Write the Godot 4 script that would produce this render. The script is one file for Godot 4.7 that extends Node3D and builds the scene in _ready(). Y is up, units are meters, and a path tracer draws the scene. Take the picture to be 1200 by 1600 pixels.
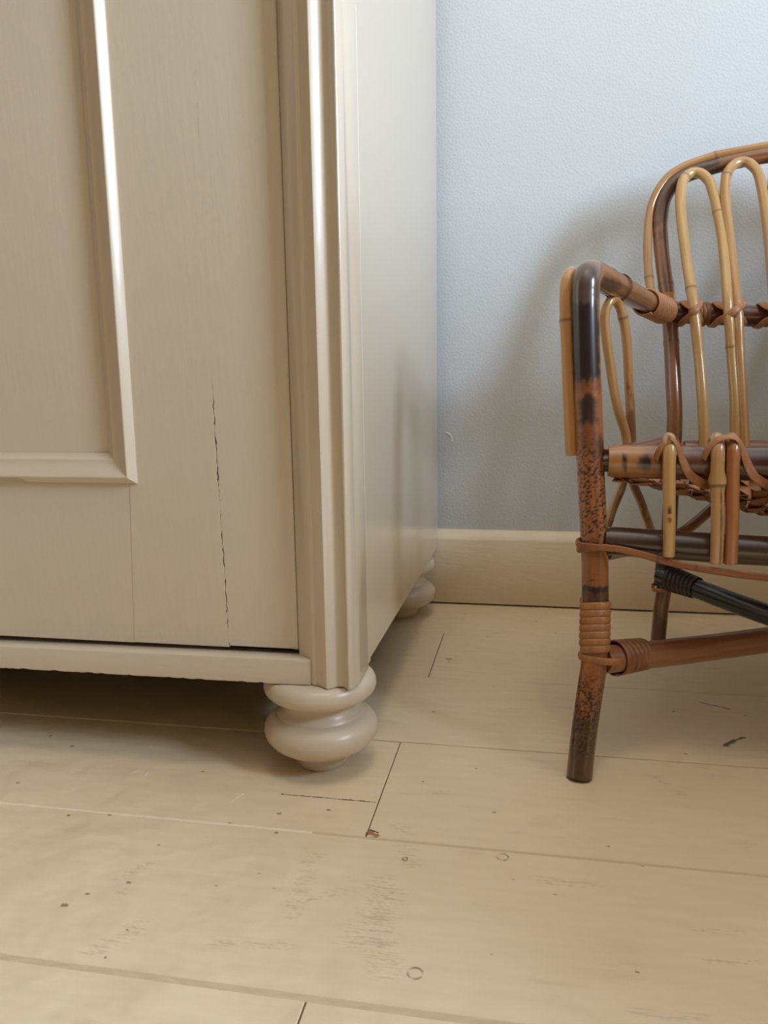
extends Node3D

const FX := -0.1868     # the front right foot of the wardrobe
const FZ := -0.6605
const DOOR_Z := -0.640
const WALL_Z := -1.184
const LAMP := Vector3(0.05, 2.15, -0.32)
const XC := 0.290       # middle of the chair

var M := {}
var N1 := FastNoiseLite.new()
var N2 := FastNoiseLite.new()
var taken := {}


func _ready() -> void:
	var cam := Camera3D.new()
	cam.name = "camera"
	add_child(cam)
	cam.position = Vector3(0, 0.35, 0)
	cam.rotation_order = EULER_ORDER_YXZ
	cam.rotation_degrees = Vector3(-9.944, 10.868, -0.850)
	cam.keep_aspect = Camera3D.KEEP_HEIGHT
	cam.fov = rad_to_deg(2.0 * atan(800.0 / 1249.5))
	cam.near = 0.02
	cam.far = 60.0
	cam.current = true

	var env := Environment.new()
	env.background_mode = Environment.BG_SKY
	var sky := Sky.new()
	var sm := ProceduralSkyMaterial.new()
	sm.sky_top_color = Color(0.52, 0.62, 0.78)
	sm.sky_horizon_color = Color(0.78, 0.83, 0.88)
	sm.ground_bottom_color = Color(0.36, 0.35, 0.33)
	sm.ground_horizon_color = Color(0.5, 0.5, 0.5)
	sm.sky_energy_multiplier = 1.0
	sky.sky_material = sm
	env.sky = sky
	env.tonemap_mode = Environment.TONE_MAPPER_LINEAR
	env.tonemap_exposure = 1.0
	env.sdfgi_enabled = true
	env.ssao_enabled = true
	env.ssil_enabled = true
	var we := WorldEnvironment.new()
	we.name = "environment"
	we.environment = env
	add_child(we)

	# daylight that comes through the window in the right-hand wall
	var day := AreaLight3D.new()
	day.name = "window_daylight"
	day.area_size = Vector2(0.46, 0.98)
	day.area_range = 12.0
	day.light_energy = 8.3
	day.light_color = Color(0.80, 0.89, 1.0)
	day.shadow_enabled = true
	add_child(day)
	day.position = Vector3(1.77, 1.22, 0.14)
	day.rotation_degrees = Vector3(0, 90, 0)

	var lamp := OmniLight3D.new()
	lamp.name = "ceiling_lamp_light"
	lamp.light_energy = 0.40
	lamp.light_color = Color(1.0, 0.92, 0.79)
	lamp.light_size = 0.17
	lamp.omni_range = 10.0
	lamp.omni_attenuation = 2.0
	lamp.shadow_enabled = true
	add_child(lamp)
	lamp.position = LAMP

	N1.seed = 7
	N1.noise_type = FastNoiseLite.TYPE_SIMPLEX_SMOOTH
	N1.frequency = 1.0
	N1.fractal_octaves = 3
	N2.seed = 23
	N2.noise_type = FastNoiseLite.TYPE_SIMPLEX_SMOOTH
	N2.frequency = 1.0
	N2.fractal_octaves = 1
	materials()
	room()
	wardrobe()
	chair()
	chest()
	ceiling_lamp()


# ------------------------------------------------------------------ materials
func noise_normal(freq: float, strength: float, seed_: int, octaves := 4, size := 512) -> NoiseTexture2D:
	var n := FastNoiseLite.new()
	n.seed = seed_
	n.noise_type = FastNoiseLite.TYPE_SIMPLEX_SMOOTH
	n.frequency = freq
	n.fractal_octaves = octaves
	var t := NoiseTexture2D.new()
	t.width = size
	t.height = size
	t.seamless = true
	t.as_normal_map = true
	t.bump_strength = strength
	t.noise = n
	return t


func paint(called: String, c: Color, rough: float, scale: Vector3, normal: Texture2D, amount: float) -> StandardMaterial3D:
	var m := StandardMaterial3D.new()
	m.resource_name = called
	m.albedo_color = c
	m.roughness = rough
	if normal:
		m.normal_enabled = true
		m.normal_texture = normal
		m.normal_scale = amount
		m.uv1_triplanar = true
		m.uv1_world_triplanar = true
		m.uv1_scale = scale
	return m


func materials() -> void:
	var grain := noise_normal(0.02, 6.0, 3)
	var peel := noise_normal(0.045, 8.0, 5, 4)
	M.cream = paint("cream_paint", Color(0.835, 0.768, 0.665), 0.28, Vector3(14, 1.5, 14), grain, 0.09)
	M.turned = paint("cream_paint_turned", Color(0.835, 0.768, 0.665), 0.33, Vector3(9, 9, 9), grain, 0.08)
	M.board = paint("cream_paint_board", Color(0.835, 0.768, 0.665), 0.3, Vector3(1.5, 14, 14), grain, 0.12)
	for m in [M.cream, M.turned, M.board]:
		m.clearcoat_enabled = true
		m.clearcoat = 0.9
		m.clearcoat_roughness = 0.22
	M.turned.clearcoat = 0.45
	M.turned.clearcoat_roughness = 0.32
	M.wall = paint("plaster", Color(0.80, 0.807, 0.80), 0.9, Vector3(9, 9, 9), peel, 0.2)
	M.ceiling = paint("ceiling_white", Color(0.88, 0.87, 0.85), 0.9, Vector3(9, 9, 9), peel, 0.3)
	M.far_wall = paint("far_wall_paint", Color(0.47, 0.37, 0.27), 0.9, Vector3(9, 9, 9), peel, 0.2)
	M.warm_wall = paint("warm_wall_paint", Color(0.90, 0.82, 0.70), 0.9, Vector3(9, 9, 9), peel, 0.2)
	M.skirting = paint("skirting_paint", Color(0.93, 0.865, 0.75), 0.4, Vector3(1.5, 14, 14), grain, 0.25)
	M.dark = paint("cabinet_inside", Color(0.20, 0.17, 0.14), 0.9, Vector3.ONE, null, 0.0)
	M.subfloor = paint("subfloor", Color(0.40, 0.33, 0.25), 0.95, Vector3.ONE, null, 0.0)
	M.filler = paint("gap_filler", Color(0.97, 0.90, 0.78), 0.6, Vector3(3, 30, 30), grain, 0.5)
	M.wood = paint("painted_wood", Color(0.90, 0.81, 0.66), 0.5, Vector3(14, 1.5, 14), grain, 0.2)
	M.dirty_filler = paint("worn_gap_filler", Color(0.83, 0.74, 0.60), 0.8, Vector3(3, 30, 30), grain, 0.5)
	M.frame = paint("window_paint", Color(0.9, 0.9, 0.88), 0.4, Vector3.ONE, null, 0.0)
	var f := paint("floor_paint", Color.WHITE, 0.42, Vector3.ONE, null, 0.0)
	f.albedo_texture = floor_texture()
	f.normal_enabled = true
	f.normal_texture = noise_normal(0.02, 6.0, 11)
	f.normal_scale = 0.22
	f.uv1_triplanar = false
	M.floor = f
	var g := StandardMaterial3D.new()
	g.resource_name = "window_glass"
	g.transparency = BaseMaterial3D.TRANSPARENCY_ALPHA
	g.albedo_color = Color(1, 1, 1, 0.04)
	g.roughness = 0.02
	M.glass = g
	var c := StandardMaterial3D.new()
	c.resource_name = "varnished_cane"
	c.vertex_color_use_as_albedo = true
	c.roughness = 0.30
	c.clearcoat_enabled = true
	c.clearcoat = 0.7
	c.clearcoat_roughness = 0.07
	M.cane = c
	var s := StandardMaterial3D.new()
	s.resource_name = "cane_strip"
	s.vertex_color_use_as_albedo = true
	s.roughness = 0.42
	M.strip = s


# The painted boards: colour, brush marks, wear and dirt, laid out in floor metres
const FX0 := -0.72
const FZ0 := -1.20
const FW := 1.2
const FH := 1.0

func floor_texture() -> ImageTexture:
	var w := 2048
	var h := 1706
	var a := FastNoiseLite.new()
	a.seed = 41
	a.noise_type = FastNoiseLite.TYPE_SIMPLEX_SMOOTH
	a.fractal_octaves = 3
	a.frequency = 0.006
	var tone := a.get_image(w / 2, h / 2).get_data()
	a.seed = 42
	a.frequency = 0.05
	a.fractal_octaves = 4
	var fine := a.get_image(w / 8, h).get_data()   # stretched eight times along the boards
	a.seed = 43
	a.frequency = 0.03
	var patch := a.get_image(w / 4, h / 2).get_data()
	var data := PackedByteArray()
	data.resize(w * h * 3)
	var k := 0
	for y in h:
		var y2 := (y / 2) * (w / 2)
		var yp := (y / 2) * (w / 4)
		var yf := y * (w / 8)
		for x in w:
			var t := (tone[mini(y2 + x / 2, tone.size() - 1)] - 128) * 0.02
			var s := fine[yf + x / 8] - 128
			var p := patch[mini(yp + x / 4, patch.size() - 1)]
			t += s * 0.028
			if p > 168:                      # rubbed places where the grain shows grey
				t -= (p - 168) * 0.09 * (1.0 if s < 10 else 0.3)
			data[k] = int(clampf(234 + t, 0, 255))
			data[k + 1] = int(clampf(213 + t, 0, 255))
			data[k + 2] = int(clampf(178 + t * 1.05, 0, 255))
			k += 3
	var im := Image.create_from_data(w, h, false, Image.FORMAT_RGB8, data)
	var specks := [
		[-0.101, -0.928, 2.4], [-0.043, -0.859, 1.5], [0.143, -0.819, 2.2], [0.079, -0.545, 3.1], [0.087, -0.546, 1.6], [0.057, -0.564, 2.1], [-0.029, -0.597, 1.7], [-0.011, -0.513, 1.5],
		[0.017, -0.501, 1.0], [-0.092, -0.637, 1.8], [-0.434, -0.65, 3.4], [-0.468, -0.666, 2.8], [-0.442, -0.578, 2.6], [-0.289, -0.623, 2.5], [-0.368, -0.537, 2.4], [-0.335, -0.543, 2.3],
		[-0.234, -0.548, 1.7], [-0.193, -0.541, 2.2], [-0.276, -0.511, 1.6], [-0.276, -0.465, 2.1], [-0.298, -0.449, 2.1], [-0.214, -0.472, 1.0], [-0.307, -0.435, 4.1], [-0.254, -0.395, 1.4]]
	var more := [
		[-0.253, -0.42, 1.4], [-0.173, -0.476, 1.0], [-0.189, -0.49, 1.0], [-0.161, -0.58, 3.3], [-0.2, -0.568, 2.8], [-0.174, -0.382, 1.8], [-0.022, -0.437, 0.9], [0.063, -0.437, 1.4],
		[0.213, -0.82, 2.2], [-0.1, -1.126, 2.8], [0.004, -1.105, 2.8], [0.029, -1.057, 2.7], [-0.06, -1.028, 2.6], [-0.102, -0.937, 6.4], [0.139, -0.724, 2.0], [0.109, -0.67, 1.8], [-0.048, -0.667, 1.8], [-0.101, -0.781, 2.8]]
	for s in specks + more:
		blot(im, s[0], s[1], s[0] + 0.001, s[1], s[2] * 0.55, 0.52, Color(0.36, 0.29, 0.21))
	var smears := [
		[-0.156, -0.518, -0.153, -0.451, 3.6], [-0.282, -0.466, -0.272, -0.49, 3.1], [-0.277, -0.449, -0.274, -0.457, 2.5], [-0.092, -0.484, -0.104, -0.434, 6.8], [-0.1, -0.565, -0.084, -0.518, 4.3],
		[0.011, -0.515, 0.041, -0.516, 4.0], [0.102, -0.48, 0.129, -0.482, 2.4], [0.104, -0.453, 0.134, -0.457, 2.3], [-0.1, -0.614, -0.068, -0.622, 2.9], [0.105, -0.68, 0.122, -0.65, 3.1],
		[0.152, -0.705, 0.151, -0.685, 2.6], [-0.262, -0.399, -0.243, -0.429, 4.7], [-0.195, -0.419, -0.15, -0.423, 3.7], [-0.523, -0.686, -0.472, -0.697, 2.2], [-0.154, -0.463, -0.123, -0.482, 3.8],
		[-0.104, -0.499, -0.083, -0.41, 5.9], [0.062, -0.406, 0.096, -0.407, 3.5]]
	for s in smears:
		rub(im, s[0], s[1], s[2], s[3], s[4] * 1.5, 0.17, Color(0.47, 0.42, 0.34))
	# split knot, the worn seam, chipped corner with bare wood
	blot(im, 0.176, -0.847, 0.201, -0.834, 1.5, 0.6, Color(0.36, 0.28, 0.2))
	blot(im, 0.179, -0.748, 0.190, -0.760, 2.8, 0.75, Color(0.27, 0.19, 0.12))
	blot(im, 0.190, -0.760, 0.200, -0.768, 1.6, 0.8, Color(0.3, 0.2, 0.13))
	blot(im, -0.206, -0.597, -0.126, -0.597, 0.8, 0.8, Color(0.34, 0.27, 0.19))
	blot(im, -0.1215, -0.552, -0.1150, -0.5495, 2.6, 1.0, Color(0.66, 0.45, 0.27))
	blot(im, -0.1215, -0.556, -0.1150, -0.5535, 1.0, 1.0, Color(0.35, 0.25, 0.16))
	for s in [[-0.239, -0.592, -0.244, -0.578], [-0.351, -0.609, -0.347, -0.616], [-0.337, -0.614, -0.336, -0.607]]:
		blot(im, s[0], s[1], s[2], s[3], 0.8, 0.9, Color(0.97, 0.95, 0.9))
	for r in [[-0.065, -0.414, 4.4], [-0.019, -0.538, 4.0], [-0.089, -0.524, 1.9]]:
		ring(im, r[0], r[1], r[2])
	return ImageTexture.create_from_image(im)


func blot(im: Image, x0: float, z0: float, x1: float, z1: float, mm: float, strength: float, c: Color) -> void:
	var s := im.get_width() / FW
	var a := Vector2(x0 - FX0, z0 - FZ0) * s
	var b := Vector2(x1 - FX0, z1 - FZ0) * s
	var r := mm * 0.001 * s
	var lo := Vector2(minf(a.x, b.x), minf(a.y, b.y)) - Vector2.ONE * r * 1.6
	var hi := Vector2(maxf(a.x, b.x), maxf(a.y, b.y)) + Vector2.ONE * r * 1.6
	for y in range(maxi(int(lo.y), 0), mini(int(hi.y) + 1, im.get_height())):
		for x in range(maxi(int(lo.x), 0), mini(int(hi.x) + 1, im.get_width())):
			var p := Vector2(x, y)
			var d := p.distance_to(Geometry2D.get_closest_point_to_segment(p, a, b)) / r
			var e := d + 0.9 * N1.get_noise_2d(x * 0.05 + mm * 31.0, y * 0.17) + 0.25 * N2.get_noise_2d(x * 0.4, y * 0.4)
			var k := clampf((0.95 - e) * 3.0, 0.0, 1.0) * strength
			if k > 0.0:
				im.set_pixel(x, y, im.get_pixel(x, y).lerp(c, k))


# a rubbed place: the dirt sits in the brush marks that run along the board
func rub(im: Image, x0: float, z0: float, x1: float, z1: float, mm: float, strength: float, c: Color) -> void:
	var s := im.get_width() / FW
	var a := Vector2(x0 - FX0, z0 - FZ0) * s
	var b := Vector2(x1 - FX0, z1 - FZ0) * s
	var r := mm * 0.001 * s
	for y in range(maxi(int(minf(a.y, b.y) - r), 0), mini(int(maxf(a.y, b.y) + r) + 1, im.get_height())):
		for x in range(maxi(int(minf(a.x, b.x) - r * 2.0), 0), mini(int(maxf(a.x, b.x) + r * 2.0) + 1, im.get_width())):
			var p := Vector2(x, y)
			var q := Geometry2D.get_closest_point_to_segment(p, a, b) - p
			var k := clampf(1.0 - Vector2(q.x * 0.5, q.y).length() / r, 0.0, 1.0)
			if k > 0.0:
				var g := N1.get_noise_2d(x * 0.018 + mm * 11.0, y * 0.22) + 0.45 * N2.get_noise_2d(x * 0.11, y * 0.35)
				k = clampf((g - 0.28 + 0.35 * k) * 1.8, 0.0, 1.0) * strength * minf(k * 2.0, 1.0)
				if k > 0.0:
					im.set_pixel(x, y, im.get_pixel(x, y).lerp(c, k))


func ring(im: Image, x0: float, z0: float, mm: float) -> void:
	var s := im.get_width() / FW
	var c := Vector2(x0 - FX0, z0 - FZ0) * s
	var r := mm * 0.001 * s
	for y in range(int(c.y - r * 1.5), int(c.y + r * 1.5)):
		for x in range(int(c.x - r * 1.5), int(c.x + r * 1.5)):
			var d := absf(Vector2(x, y).distance_to(c) - r)
			var k := clampf(1.6 - d, 0.0, 1.0) * (0.42 + 0.5 * N2.get_noise_2d(x * 0.09, y * 0.09))
			if k > 0.0:
				im.set_pixel(x, y, im.get_pixel(x, y).lerp(Color(0.42, 0.36, 0.28), k))


# ------------------------------------------------------------------ naming
func numbered(called: String, parent: Node) -> String:
	var key := "%d/%s" % [parent.get_instance_id(), called]
	taken[key] = taken.get(key, -1) + 1
	return called if taken[key] == 0 else "%s_%03d" % [called, taken[key]]


func put(called: String, mesh: Mesh, mat: Material, parent: Node = self) -> MeshInstance3D:
	var o := MeshInstance3D.new()
	o.name = numbered(called, parent)
	o.mesh = mesh
	o.material_override = mat
	o.cast_shadow = GeometryInstance3D.SHADOW_CASTING_SETTING_ON
	parent.add_child(o, true)
	return o


func node(called: String, parent: Node = self, at := Vector3.ZERO) -> Node3D:
	var o := Node3D.new()
	o.name = numbered(called, parent)
	parent.add_child(o, true)
	o.position = at
	return o


func structure(o: Node3D) -> Node3D:
	o.set_meta("kind", "structure")
	return o


# ------------------------------------------------------------------ mesh helpers
func begin() -> SurfaceTool:
	var st := SurfaceTool.new()
	st.begin(Mesh.PRIMITIVE_TRIANGLES)
	return st


func tri(st: SurfaceTool, a: Vector3, b: Vector3, c: Vector3, out: Vector3) -> void:
	var n := (b - a).cross(c - a)
	if n.length_squared() < 1e-20:
		return
	var flip := n.dot(out) > 0.0      # front faces run clockwise
	n = n.normalized() * (1.0 if flip else -1.0)
	for v in ([a, c, b] if flip else [a, b, c]):
		st.set_normal(n)
		st.set_uv(Vector2((v.x - FX0) / FW, (v.z - FZ0) / FH))
		st.add_vertex(v)


func quad(st: SurfaceTool, a: Vector3, b: Vector3, c: Vector3, d: Vector3, out: Vector3) -> void:
	tri(st, a, b, c, out)
	tri(st, a, c, d, out)


func add_box(st: SurfaceTool, lo: Vector3, hi: Vector3, b := 0.0) -> void:
	var c := (lo + hi) * 0.5
	var h := (hi - lo) * 0.5
	for ax in 3:
		var u := (ax + 1) % 3
		var v := (ax + 2) % 3
		for s in [-1.0, 1.0]:
			var q := []
			for k in [[-1, -1], [1, -1], [1, 1], [-1, 1]]:
				var p := Vector3.ZERO
				p[ax] = s * h[ax]
				p[u] = k[0] * (h[u] - b)
				p[v] = k[1] * (h[v] - b)
				q.append(c + p)
			var o := Vector3.ZERO
			o[ax] = s
			quad(st, q[0], q[1], q[2], q[3], o)
		if b > 0.0:
			for s in [-1.0, 1.0]:
				for t in [-1.0, 1.0]:
					var q := []
					for k in [[0, -1], [0, 1], [1, 1], [1, -1]]:
						var p := Vector3.ZERO
						p[u] = s * (h[u] - (b if k[0] == 1 else 0.0))
						p[v] = t * (h[v] - (0.0 if k[0] == 1 else b))
						p[ax] = k[1] * (h[ax] - b)
						q.append(c + p)
					var o := Vector3.ZERO
					o[u] = s
					o[v] = t
					quad(st, q[0], q[1], q[2], q[3], o)
	if b > 0.0:
		for sx in [-1.0, 1.0]:
			for sy in [-1.0, 1.0]:
				for sz in [-1.0, 1.0]:
					var s := Vector3(sx, sy, sz)
					tri(st, c + s * Vector3(h.x, h.y - b, h.z - b), c + s * Vector3(h.x - b, h.y, h.z - b), c + s * Vector3(h.x - b, h.y - b, h.z), s)


func box(called: String, lo: Vector3, hi: Vector3, mat: Material, parent: Node = self, b := 0.0) -> MeshInstance3D:
	var st := begin()
	add_box(st, lo, hi, b)
	return put(called, st.commit(), mat, parent)


# A profile (points in a plane, listed so that its outside lies on the left when walking) drawn along stations; corners sharper than 40 degrees stay sharp
func sweep(st: SurfaceTool, prof: PackedVector2Array, at: Callable, stations: int, closed := false, straight := false) -> void:
	var n := prof.size()
	var segs := n if closed else n - 1
	var nor := []
	for i in segs:
		var d := prof[(i + 1) % n] - prof[i]
		nor.append(Vector2(d.y, -d.x).normalized())
	for i in segs:
		var prev: Vector2 = nor[(i - 1 + segs) % segs] if closed or i > 0 else nor[i]
		var next: Vector2 = nor[(i + 1) % segs] if closed or i < segs - 1 else nor[i]
		var me: Vector2 = nor[i]
		var n0 := (prev + me).normalized() if prev.dot(me) > 0.77 else me
		var n1 := (next + me).normalized() if next.dot(me) > 0.77 else me
		for k in stations:
			var p := [at.call(prof[i], k), at.call(prof[(i + 1) % n], k), at.call(prof[(i + 1) % n], k + 1), at.call(prof[i], k + 1)]
			var d0: Vector3 = (at.call(prof[i] + n0 * 1e-3, k) - p[0]).normalized()
			var d1: Vector3 = (at.call(prof[(i + 1) % n] + n1 * 1e-3, k) - p[1]).normalized()
			var d2: Vector3 = (at.call(prof[(i + 1) % n] + n1 * 1e-3, k + 1) - p[2]).normalized()
			var d3: Vector3 = (at.call(prof[i] + n0 * 1e-3, k + 1) - p[3]).normalized()
			if straight:        # a straight piece with mitred ends: its normals stand square to its length
				var run: Vector3 = (p[3] - p[0]).normalized()
				d0 = (d0 - run * d0.dot(run)).normalized()
				d1 = (d1 - run * d1.dot(run)).normalized()
				d2 = (d2 - run * d2.dot(run)).normalized()
				d3 = (d3 - run * d3.dot(run)).normalized()
			smooth(st, p[0], p[1], p[2], d0, d1, d2)
			smooth(st, p[0], p[2], p[3], d0, d2, d3)


func smooth(st: SurfaceTool, a: Vector3, b: Vector3, c: Vector3, na: Vector3, nb: Vector3, nc: Vector3, ca := Color.WHITE, cb := Color.WHITE, cc := Color.WHITE) -> void:
	var n := (b - a).cross(c - a)
	if n.length_squared() < 1e-22:
		return
	var flip := n.dot(na + nb + nc) > 0.0
	var list := [[a, na, ca], [c, nc, cc], [b, nb, cb]] if flip else [[a, na, ca], [b, nb, cb], [c, nc, cc]]
	for v in list:
		st.set_normal(v[1])
		st.set_color(v[2])
		st.set_uv(Vector2((v[0].x - FX0) / FW, (v[0].z - FZ0) / FH))
		st.add_vertex(v[0])


func cap(st: SurfaceTool, pts: Array, out: Vector3) -> void:
	var flat := PackedVector2Array()
	var u := out.cross(Vector3.UP if absf(out.y) < 0.9 else Vector3.RIGHT).normalized()
	var v := out.cross(u)
	for p in pts:
		flat.append(Vector2(p.dot(u), p.dot(v)))
	var ids := Geometry2D.triangulate_polygon(flat)
	for i in range(0, ids.size(), 3):
		tri(st, pts[ids[i]], pts[ids[i + 1]], pts[ids[i + 2]], out)


func lathe(called: String, prof: PackedVector2Array, at: Vector3, mat: Material, parent: Node, sides := 64) -> MeshInstance3D:
	var st := begin()
	sweep(st, prof, func(p: Vector2, k: int) -> Vector3: return at + Vector3(p.x * cos(TAU * k / sides), p.y, p.x * sin(TAU * k / sides)), sides)
	return put(called, st.commit(), mat, parent)


# ------------------------------------------------------------------ room
func room() -> void:
	var fl := structure(node("floor"))
	box("subfloor", Vector3(-1.7, -0.12, -1.30), Vector3(1.9, -0.007, 3.1), M.subfloor, fl)
	# boards run along the back wall; each row: its far edge, its near edge, where its boards end
	var rows := [[-1.184, -1.0352, []], [-1.0343, -0.8756, [-0.1185]], [-0.8747, -0.7083, []], [-0.7070, -0.5467, [-0.1230]], [-0.5440, -0.3865, []], [-0.3815, -0.2210, [-0.1225]]]
	var z := -0.2195
	var r := RandomNumberGenerator.new()
	r.seed = 5
	while z < 3.0:
		rows.append([z, minf(z + 0.160, 3.0), [r.randf_range(-1.0, 1.2)]])
		z += 0.1615
	for row in rows:
		var cuts: Array = [-1.6] + row[2] + [1.8]
		for i in cuts.size() - 1:
			var lift := r.randf_range(-0.00025, 0.00025)
			box("floor_plank", Vector3(cuts[i] + (0.0005 if i else 0.0), -0.007, row[0]), Vector3(cuts[i + 1] - (0.0005 if i < cuts.size() - 2 else 0.0), lift, row[1]), M.floor, fl, 0.0005)
	box("gap_filler", Vector3(-1.6, -0.006, -0.3865), Vector3(1.8, -0.0004, -0.3815), M.dirty_filler, fl)
	box("gap_filler", Vector3(-1.6, -0.006, -0.5467), Vector3(-0.165, -0.0003, -0.5440), M.filler, fl)
	box("gap_filler", Vector3(-0.165, -0.006, -0.5467), Vector3(1.8, -0.0005, -0.5440), M.dirty_filler, fl)
	box("gap_filler", Vector3(-1.6, -0.006, -0.7083), Vector3(-0.16, -0.0003, -0.7070), M.filler, fl)

	var wb := structure(box("wall_back", Vector3(-1.7, -0.1, WALL_Z - 0.12), Vector3(1.9, 2.7, WALL_Z), M.wall))
	strap("plaster_chip", [Vector3(-0.1235, 0.2470, WALL_Z), Vector3(-0.1240, 0.2530, WALL_Z + 0.0002), Vector3(-0.1275, 0.2575, WALL_Z + 0.0003), Vector3(-0.1325, 0.2600, WALL_Z)], [Vector3(0, 0, 1), Vector3(0, 0, 1)], 0.0028, 0.0012, {"base": Color(0.86, 0.85, 0.82), "dark": Color(0.7, 0.69, 0.66), "light": Color(0.9, 0.9, 0.88)}, wb, 0.001)
	structure(box("wall_left", Vector3(-1.72, -0.1, WALL_Z), Vector3(-1.6, 2.7, 3.1), M.far_wall))
	structure(box("wall_front", Vector3(-1.7, -0.1, 3.0), Vector3(1.9, 2.7, 3.12), M.far_wall))
	structure(box("ceiling", Vector3(-1.72, 2.6, WALL_Z - 0.12), Vector3(1.96, 2.72, 3.12), M.ceiling))
	var st := begin()
	var y0 := 0.71
	var y1 := 1.73
	var z0 := -0.12
	var z1 := 0.40
	add_box(st, Vector3(1.8, -0.1, WALL_Z), Vector3(1.96, y0, 3.1))
	add_box(st, Vector3(1.8, y1, WALL_Z), Vector3(1.96, 2.7, 3.1))
	add_box(st, Vector3(1.8, y0, WALL_Z), Vector3(1.96, y1, z0))
	add_box(st, Vector3(1.8, y0, z1), Vector3(1.96, y1, 3.1))
	structure(put("wall_right", st.commit(), M.warm_wall))
	var win := structure(node("window_1"))
	st = begin()
	add_box(st, Vector3(1.86, y0, z0), Vector3(1.92, y0 + 0.05, z1), 0.004)
	add_box(st, Vector3(1.86, y1 - 0.05, z0), Vector3(1.92, y1, z1), 0.004)
	add_box(st, Vector3(1.86, y0 + 0.05, z0), Vector3(1.92, y1 - 0.05, z0 + 0.05), 0.004)
	add_box(st, Vector3(1.86, y0 + 0.05, z1 - 0.05), Vector3(1.92, y1 - 0.05, z1), 0.004)
	put("window_frame", st.commit(), M.frame, win)
	box("pane", Vector3(1.888, y0 + 0.05, z0 + 0.05), Vector3(1.892, y1 - 0.05, z1 - 0.05), M.glass, win)
	box("window_sill", Vector3(1.75, y0 - 0.03, z0 - 0.05), Vector3(1.86, y0, z1 + 0.05), M.frame, win, 0.004)

	# skirting board: bevelled top edge, held a little off the boards
	st = begin()
	var prof := PackedVector2Array([Vector2(-1.184, 0.1146), Vector2(-1.1826, 0.1146), Vector2(-1.1795, 0.1125), Vector2(-1.1745, 0.1045), Vector2(-1.1725, 0.1018), Vector2(-1.1718, 0.0995), Vector2(-1.1718, 0.0045), Vector2(-1.173, 0.0028), Vector2(-1.184, 0.0028)])
	var rev := prof.duplicate()
	rev.reverse()
	sweep(st, rev, func(p: Vector2, k: int) -> Vector3: return Vector3(lerpf(-1.6, 1.8, k), p.y, p.x), 1)
	structure(put("baseboard_back", st.commit(), M.skirting))
	structure(box("baseboard_right", Vector3(1.786, 0.003, WALL_Z + 0.014), Vector3(1.8, 0.112, 3.0), M.skirting, self, 0.003))
	structure(box("baseboard_left", Vector3(-1.6, 0.003, WALL_Z + 0.014), Vector3(-1.586, 0.112, 3.0), M.skirting, self, 0.003))
	structure(box("baseboard_front", Vector3(-1.586, 0.003, 2.986), Vector3(1.786, 0.112, 3.0), M.skirting, self, 0.003))


# ------------------------------------------------------------------ wardrobe
# a board of the door whose long edges may wander
func board(called: String, left: Callable, right: Callable, y0: float, y1: float, zf: float, thick: float, b0: float, parent: Node, mat: Material = null, n := 480, seam := false) -> void:
	var st := begin()
	var prev := []
	for k in n + 1:
		var y := lerpf(y0, y1, pow(k / float(n), 2.2) if n > 2 else k / float(n))
		var l: float = left.call(y)
		var r: float = right.call(y)
		var fade := 0.0003 * maxf(0.05, 1.0 - smoothstep(0.28, 0.40, y))
		var b := fade if b0 < 0.00035 else b0
		var bl := fade if seam else b
		var cut := b if k > 0 and k < n else b * 1.8
		var pts := [Vector3(l, y, zf - thick), Vector3(l, y, zf - minf(cut, bl if k else cut)), Vector3(l + bl * 0.3, y, zf - minf(cut, bl if k else cut) * 0.3), Vector3(l + bl, y, zf if k > 0 else zf - minf(b, 0.0012)), Vector3(r - b, y, zf if k > 0 else zf - minf(b, 0.0012)), Vector3(r - b * 0.3, y, zf - cut * 0.3), Vector3(r, y, zf - cut), Vector3(r, y, zf - thick)]
		if k == 1:
			for i in pts.size():
				pts[i].y = y0 + minf(b, 0.0012)
		if k > 0:
			for i in 7:
				var o := Vector3(-1, 0, 0.01) if i < 1 else Vector3(-0.6, 0, 1) if i < 3 else Vector3(0, 0, 1) if i < 4 else Vector3(0.6, 0, 1) if i < 6 else Vector3(1, 0, 0.01)
				quad(st, prev[i], prev[i + 1], pts[i + 1], pts[i], o)
		else:
			cap(st, pts, Vector3(0, -1, 0))
		prev = pts
	cap(st, prev, Vector3.UP)
	put(called, st.commit(), mat if mat else M.cream, parent)


func crack(y: float) -> float:     # where the split runs in the door stile
	return -0.2648 - 0.003 * smoothstep(0.11, 0.34, y) - 0.0015 * smoothstep(0.3, 0.7, y) + 0.0006 * N2.get_noise_1d(y * 40.0) + 0.0006 * N2.get_noise_1d(y * 160.0) + 0.0003 * N2.get_noise_1d(y * 420.0)


func crack_gap(y: float) -> float:
	var g := 0.00050 + 0.0012 * N2.get_noise_1d(y * 70.0 + 50.0) + 0.0006 * N2.get_noise_1d(y * 400.0)
	return maxf(g, 0.00005) * (1.0 - smoothstep(0.30, 0.36, y))


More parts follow.
